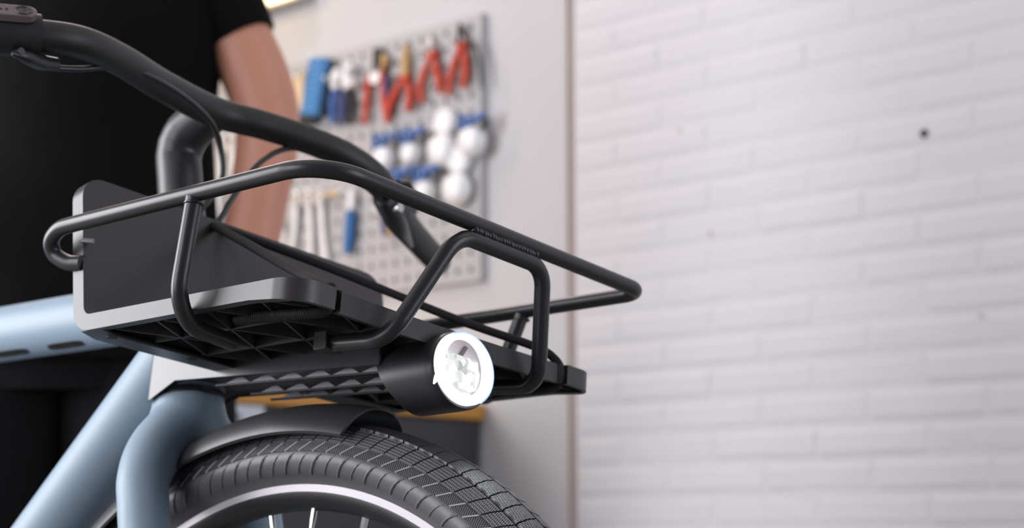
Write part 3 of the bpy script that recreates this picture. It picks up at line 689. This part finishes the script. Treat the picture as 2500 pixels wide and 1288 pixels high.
# faceted projector lens: lit lower two thirds
b = MB(); fv = []; rnd = random.Random(3)
for j in range(6):
    for i in range(8):
        y = -.0200 + .040*i/7; z = -.0145 + .0240*j/5
        q = (y/.0218)**2 + ((z+.0005)/.0188)**2
        if q > 1: y *= 1/math.sqrt(q); z = -.001 + (z+.001)/math.sqrt(q)
        fv.append((.0002 - .0035*min(1, q) + rnd.uniform(-.0010, .0010), y, z))
b.add(fv, [(j*8+i, j*8+i+1, (j+1)*8+i+1, (j+1)*8+i) for j in range(5) for i in range(7)]); b.build('led_lens', M_LED, hl, sharp=5)
l_ = bpy.data.lights.new('headlight_beam', 'SPOT'); l_.energy = 1.6; l_.spot_size = R(150); l_.spot_blend = .8; l_.shadow_soft_size = .02; l_.color = (.93, .98, 1.0)
lo_ = bpy.data.objects.new('headlight_beam', l_); C.objects.link(lo_); lo_.parent = hl; lo_.location = (.006, 0, 0); lo_.rotation_euler = (0, R(-90 + 22), 0)
b = MB(); b.bar((-.003, -.0165, .0100), (-.003, .0165, .0088), .003, .0010); b.build('lens_shelf', M_SILV, hl)
b = MB(); b.bar((-.0075, .0035, .0105), (-.0035, .0062, .0185), .0035, .0012, up=(0, 1, 0)); b.build('reflector_fin', mat('grey_fin', (120,114,118), .5), hl)

# ---- front rack
rack = empty('front_rack', parent=bike)
RT = .0061; WZ = .488; WY = .1798; XF = .1836
def rail():
    half = [(-.0855, -.1640, .4622), (-.1005, -.1670, .4640), (-.1120, -.1720, .4710), (-.1105, -.1775, .4800), (-.0975, -.1800, .4868), (-.080, -WY, WZ)]
    h = catmull(half, 5)
    core = fillet([half[-1], (XF, -WY, WZ), (XF, WY, WZ), (-.080, WY, WZ)], [.036, .019], 14)
    h2 = [Vector((p.x, -p.y, p.z)) for p in reversed(h)]
    return h + dense(core, .03)[1:] + h2[1:]
b = MB(); b.tube(rail(), RT, 20, up=(0, 1, 0)); b.build('rack_rail', M_TUBE, rack)
for sd in (-1, 1):
    P = fillet([(.0572, sd*WY, WZ - .003), (.0495, sd*WY, .398), (.0325, sd*.1120, .3995)], [.030], 10) if sd < 0 else fillet([(.0572, WY, WZ - .003), (.0300, .1765, .4145), (.0270, .1620, .4145)], [.009], 10)
    b = MB(); b.tube(dense(P, .02), RT, 18); st = b.build('rack_strut', M_TUBE, rack)
    b = MB(); b.lathe([(.0060 + .0010*math.cos(t*PI/3), .0060 + .0011*math.sin(t*PI/3)) for t in range(6)], 'z', 24, closed=True); wd_ = b.build('weld', M_TUBE, st); wd_.location = (.0572, sd*WY, WZ - .0135)
P = fillet([(.085, -.072, .4010), (.1560, -.0785, .3950), (.1845, -.0455, .4755), (.1845, .0500, .4755), (.1560, .0860, .3950), (.085, .088, .4010)], [.022, .024, .024, .022], 12)
b = MB(); b.tube(dense(P, .02), RT, 18); hoop = b.build('rack_hoop', M_TUBE, rack)
rnd = random.Random(5)
for k in range(24):
    y = -.031 + .068*k/23 + rnd.uniform(-.0004, .0004); rr = .0031 + rnd.uniform(-.0003, .0003)
    b = MB(); b.lathe([(-.0022, 0), (-.0019, rr*.62), (-.0006, rr), (.0006, rr*.97), (.0019, rr*.6), (.0022, 0)], 'y', 12); wb_ = b.build('weld_bead', M_TUBE, hoop, sharp=80); wb_.location = (.1869, y, .4817 + rnd.uniform(-.0003, .0003)); wb_.rotation_euler = (R(25), 0, R(8))

# rear plate and platform: one bent tray with rounded corners, hollow underneath
PW = .1650; PT = .0123
prof = fillet([(-.1062, 0, .5345), (-.0803, 0, .4145), (.1515, 0, .4145)], [.0150], 10)
cum = [0]; 
for a, c in zip(prof, prof[1:]): cum.append(cum[-1] + (c-a).length)
LT = cum[-1]; SB = (prof[1] - prof[0]).length + .02
def on_prof(s):
    for i in range(len(prof)-1):
        if s <= cum[i+1] or i == len(prof)-2:
            t = (s - cum[i]) / (cum[i+1] - cum[i]); p = prof[i].lerp(prof[i+1], t); d = (prof[i+1]-prof[i]).normalized(); break
    return p, Vector((-d.z, 0, d.x)) * 1.0        # normal: forward for the plate, up for the platform
RC0, RC1 = .020, .021
def ends(y):
    a = abs(y)
    s0 = RC0 - math.sqrt(max(0, RC0**2 - max(0, a-(PW-RC0))**2)); s1 = RC1 - math.sqrt(max(0, RC1**2 - max(0, a-(PW-RC1))**2))
    rec = .0045 if a < .1190 else (0 if a > .1215 else .0045*(.1215-a)/.0025)
    if .1215 < a < .1265: rec = .0065                        # slot for the cord
    if a < .1190: rec += .0035*(1 - (a/.119)**2)
    return s0, LT - s1 - rec
ys = sorted(set([round(v, 5) for y in ([.165, .1647, .1635, .1615, .159, .1570, .1560, .150, .145, .140, .135, .1295, .1266, .1264, .1216, .1214, .119, .110] + [.01*k for k in range(0, 11)]) for v in (y, -y)]))
NS = 46; rows = []
for y in ys:
    s0, s1 = ends(y); L_ = s1 - s0
    ss = [s0 + L_*t for t in ([0, .004, .012, .024] + [.05 + .20*k/5 for k in range(6)])]
    ss = [s0, s0+.0012, s0+.004, s0+.01] + [s0 + .01 + (SB - .028 - s0 - .01)*k/4 for k in range(1, 5)] + [SB - .028 + .034*k/12 for k in range(1, 13)]
    a_ = ss[-1]; b_ = s1 - .0095; ss += [a_ + (b_ - a_)*k/14 for k in range(1, 15)] + [s1 - .0085, s1 - .004, s1 - .0012, s1]
    rows.append(ss)
NSS = len(rows[0]); top = []; bot = []
for y, ss in zip(ys, rows):
    for j, s in enumerate(ss):
        p, nrm = on_prof(s); s1 = ss[-1]
        inner_d = min(PW - abs(y), s1 - s, s - (SB + .004))
        hollow = inner_d > .0084 and abs(y) <= .1561
        top.append((p.x + nrm.x*PT/2, y, p.z + nrm.z*PT/2))
        d = PT/2 - (.0085 if hollow else 0) + (.0030*max(0, min(1, (s - (LT - .045))/.035)) if not hollow and s > SB else 0); bot.append((p.x - nrm.x*d, y, p.z - nrm.z*d))
b = MB(); n_ = len(top); fs = []
for i in range(len(ys)-1):
    for j in range(NSS-1):
        q = (i*NSS+j, i*NSS+j+1, (i+1)*NSS+j+1, (i+1)*NSS+j); fs += [q, tuple(v + n_ for v in q[::-1])]
bd = list(range(NSS)) + [i*NSS + NSS-1 for i in range(1, len(ys))] + [(len(ys)-1)*NSS + j for j in range(NSS-2, -1, -1)] + [i*NSS for i in range(len(ys)-2, 0, -1)]
fs += [(a, c, c+n_, a+n_) for a, c in zip(bd, bd[1:] + bd[:1])]
b.add(top + bot, fs); tray = b.build('rack_tray', M_PLATE, rack, sharp=32, bevel=.0011)
# ribs: a triangular lattice inside the hollow underside
def clip(a, d, lim):
    x0, x1, y0, y1 = lim; lo, hi = -9, 9
    for p, v, l, h in ((a[0], d[0], x0, x1), (a[1], d[1], y0, y1)):
        if abs(v) < 1e-9:
            if p < l or p > h: return None
            continue
        t0, t1 = sorted(((l-p)/v, (h-p)/v)); lo = max(lo, t0); hi = min(hi, t1)
    return (lo, hi) if hi - lo > .01 else None
lim = (-.052, .138, -.1555, .1555)
for ang in (0, 60, 120):
    d = (math.cos(R(ang)), math.sin(R(ang))); nrm = (-d[1], d[0])
    for k in range(-6, 7):
        h = .0476*k; a = (.0325 + nrm[0]*h, -.1145 + nrm[1]*h) if ang else (.0325, -.1145 + .0476*(k+3) - .0476*0)
        r_ = clip(a, d, lim)
        if r_:
            p0 = (a[0] + d[0]*r_[0], a[1] + d[1]*r_[0]); p1 = (a[0] + d[0]*r_[1], a[1] + d[1]*r_[1])
            b = MB(); b.bar((*p0, .4125), (*p1, .4125), .0014, .0085); b.build('rib', M_RIB, rack)
# rear flange bar across the bend, with bolts
b = MB(); b.prism([(-.1635, .4088), (-.1500, .4055), (.1500, .4055), (.1635, .4088)], -.0795, -.0545, 'x'); fb = b.build('flange_bar', M_LIGHTH, rack, bevel=.001)
for y in (-.148, -.072, .072, .148):
    b = MB(); b.lathe([(-.0003, 0), (-.0003, .0042), (.001, .0045)], 'z', 16); b.build('bolt_hole', M_DARK, fb).location = (-.0610, y, .4055)
b = MB(); b.lathe([(0, .010), (.004, .0095), (.007, .006), (.0078, 0)], 'x', 20); b.build('mount_bolt', M_DARK, rack).location = (-.0745, -.0450, .4410)
# clip holding the hoop's near end
for y0, y1 in ((-.083, -.064), (.078, .099)):
    b = MB(); b.box((.086, y0, .394), (.099, y1, .408)); b.build('hoop_clip', M_PLAST, rack, bevel=.001)
# corner end blocks beside the cord slots
# cargo cord: over the plate's notch to both front corners, then back under the platform
cA = [(-.103, -.030, .5290), (-.094, -.036, .5275), (-.02, -.066, .495), (.08, -.102, .449), (.136, -.1218, .4255), (.1435, -.1240, .4215), (.1455, -.1245, .4145), (.1430, -.1262, .4062), (.134, -.1300, .4045), (.100, -.1340, .4050), (.060, -.1330, .4078)]
cB = [(-.103, -.028, .5290), (-.094, -.024, .5280), (-.02, .028, .4975), (.08, .074, .4535), (.132, .1060, .4335), (.1440, .1190, .4245), (.1465, .1245, .4150), (.143, .1260, .4062), (.134, .130, .4045), (.09, .134, .4060)]
for c_, r0 in ((cA, .0037), (cB, .0034)):
    b = MB(); P = catmull(c_, 10); b.tube(P, r0, 14); b.build('cargo_cord', M_CORD, rack)
for sd in (-1, 1):
    P = catmull([Vector((x, sd*y, z)) for x, y, z in ((.1430, .1262, .4065), (.138, .1280, .4050), (.124, .1320, .4050), (.105, .1340, .4060), (.080, .1340, .4080))], 8)
    b = MB(); Q = [];
    rr = []
    D = dense(P, .0006)
    b.tube(D, [.0040 + .0003*math.sin(i*2.1) for i in range(len(D))], 12); b.build('cord_sleeve', M_SPRING, rack)
# bright metal strip standing in for the lit notch edge beside the rail end
for sd in (-1, 1):
    b = MB(); b.tube(fillet([(-.100, sd*.158, .480), (-.0900, sd*.1652, .4805), (-.082, sd*.160, .4800)], .004, 4), .0020, 8); b.build('slot_edge', M_ALU, rack)

# ---- stem and handlebar
b = MB(); b.tube(catmull([(-.176, 0, .535), (-.186, 0, .565), (-.1950, 0, .600), (-.2000, 0, .618)], 5) + catmull([(-.1985, 0, .6300), (-.190, 0, .641), (-.172, 0, .6495), (-.155, 0, .653)], 5), [.0200]*16 + lerp_list([.0205, .0205, .019, .0165], 5), 28, up=(1, 0, 0))
b.build('stem', mat('satin_black_stem', (38,38,41), .40), bike)
hb = [(-.212, .360, .620), (-.167, .268, .620), (-.124, .197, .6225), (-.1045, .152, .630), (-.1070, .116, .639), (-.121, .080, .646), (-.138, .040, .6505), (-.1515, -.004, .6510), (-.1345, -.074, .647), (-.107, -.137, .6405), (-.0905, -.188, .6335), (-.0985, -.226, .6275), (-.118, -.262, .622), (-.165, -.335, .615)]
hr2 = [.0105, .0110, .0118, .0122, .0126, .0128, .0130, .0136, .0132, .0130, .0128, .0124, .0118, .0118]
b = MB(); b.tube(catmull(hb, 8), lerp_list(hr2, 8), 26); bar = b.build('handlebar', M_BAR, bike)
g1 = [(-.0965, -.2215, .6280), (-.107, -.243, .6250), (-.122, -.267, .6215), (-.165, -.335, .615)]
b = MB(); b.tube(catmull(g1, 5), list(zip(lerp_list([.0165, .0178, .0180, .0165], 5), lerp_list([.0165]*4, 5))), 22); b.build('grip', M_BAR, bar)
# control pad on top of the near grip: rounded plate, ringed button and a row of engraved marks
d_ = (Vector(g1[2]) - Vector(g1[0])).normalized(); cv = Vector((.79, -.48, -.37))       # grip axis, and the side of the grip that faces right-front
hz_ = (cv - Vector((0, 0, 1))*cv.z); hz_ = (hz_ - d_*hz_.dot(d_)).normalized(); up_ = (Vector((0, 0, 1)) - d_*d_.z).normalized()
upt = (up_*math.cos(R(50)) + hz_*math.sin(R(50))).normalized(); sdt = upt.cross(d_)
ctr = Vector(g1[0]) + d_*.012 + hz_*.004
Mp = Matrix(((d_.x, sdt.x, upt.x, ctr.x + upt.x*.0165), (d_.y, sdt.y, upt.y, ctr.y + upt.y*.0165), (d_.z, sdt.z, upt.z, ctr.z + upt.z*.0165), (0, 0, 0, 1)))
b = MB(); nq = 24; pl_ = [(.060 + .0085*math.cos(-PI/2 + PI*k/nq), .0085*math.sin(-PI/2 + PI*k/nq)) for k in range(nq+1)] + [(.0 + .0085*math.cos(PI/2 + PI*k/nq), .0085*math.sin(PI/2 + PI*k/nq)) for k in range(nq+1)]
b.prism(pl_, -.0040, .0022, 'z'); pad = b.build('control_pad', mat('pad_plastic', (96,84,87), .35), bar, bevel=.0008); pad.matrix_local = Mp
b = MB(); b.lathe([(.0022, .0066), (.0032, .0062), (.0032, .0050), (.0020, .0046), (.0024, .0018), (.0028, 0)], 'z', 28); bt = b.build('button', mat('button_dark', (50,43,45), .35), pad); bt.location = (.0015, 0, 0)
for k in range(8):
    b = MB(); b.box((.0125 + k*.0042, -.0012, .0018), (.0145 + k*.0042, .0014, .0024)); b.build('engraved_mark', M_DARK, pad)
# brake lever clamps and levers, near and far
b = MB(); b.tube(catmull([(-.103, -.200, .6140), (-.100, -.215, .6095), (-.093, -.232, .6060), (-.090, -.246, .603)], 5), lerp_list([.0055, .0064, .0052, .0012], 5), 14); nl = b.build('brake_lever', M_TUBE, bar)
b = MB(); b.lathe([(-.006, 0), (-.006, .0020), (-.0045, .0030), (.005, .0030), (.005, 0)], 'x', 16); b.build('lever_bolt', M_TUBE, nl).location = (-.0925, -.240, .6065)
b = MB(); b.tube([(-.1175, .186, .623), (-.1290, .205, .622)], [.0172, .0180], 24); b.build('clamp', M_PLAST, bar)
b = MB(); b.tube(catmull([(-.132, .205, .620), (-.167, .268, .618), (-.215, .362, .618)], 5), lerp_list([.0142, .0138, .0135], 5), 20); b.build('grip', M_BAR, bar)
b = MB(); b.tube(catmull([(-.108, .168, .612), (-.112, .185, .603), (-.122, .207, .597), (-.150, .250, .597)], 5), lerp_list([.0075, .0105, .0085, .004], 5), 14); fl_ = b.build('brake_lever', M_TUBE, bar)
b = MB(); b.lathe([(-.005, 0), (-.005, .004), (.005, .0045), (.005, 0)], 'x', 14); b.build('lever_bolt', M_STEEL, fl_).location = (-.100, .178, .606)
b = MB(); b.tube(catmull([(-.118, .205, .634), (-.138, .232, .636), (-.158, .256, .630)], 4), lerp_list([.009, .011, .006], 4), 14); b.build('shift_pod', M_PLAST, bar)
# cables
c1 = [(-.105, -.212, .608), (-.102, -.180, .617), (-.101, -.148, .630), (-.105, -.1165, .6365), (-.110, -.0710, .6335), (-.121, -.0315, .6265), (-.130, -.011, .612), (-.131, -.0045, .5875), (-.134, -.011, .567), (-.142, -.022, .546), (-.150, -.020, .525)]
b = MB(); b.tube(catmull(c1, 8), .0026, 12); b.build('brake_cable', M_TUBE, bike)
c2 = [(-.110, .168, .612), (-.122, .140, .630), (-.128, .112, .6395), (-.130, .083, .6400), (-.130, .058, .6310), (-.130, .033, .6100), (-.132, .013, .578), (-.137, .0, .545), (-.145, -.002, .52)]
b = MB(); b.tube(catmull(c2, 8), .0026, 12); b.build('brake_cable', M_TUBE, bike)
# kickstand that carries the leaning bicycle
b = MB(); b.tube([(-.66, .03, -.05), (-.70, .16, -.345)], .009, 12); b.build('kickstand', M_TUBE, bike)
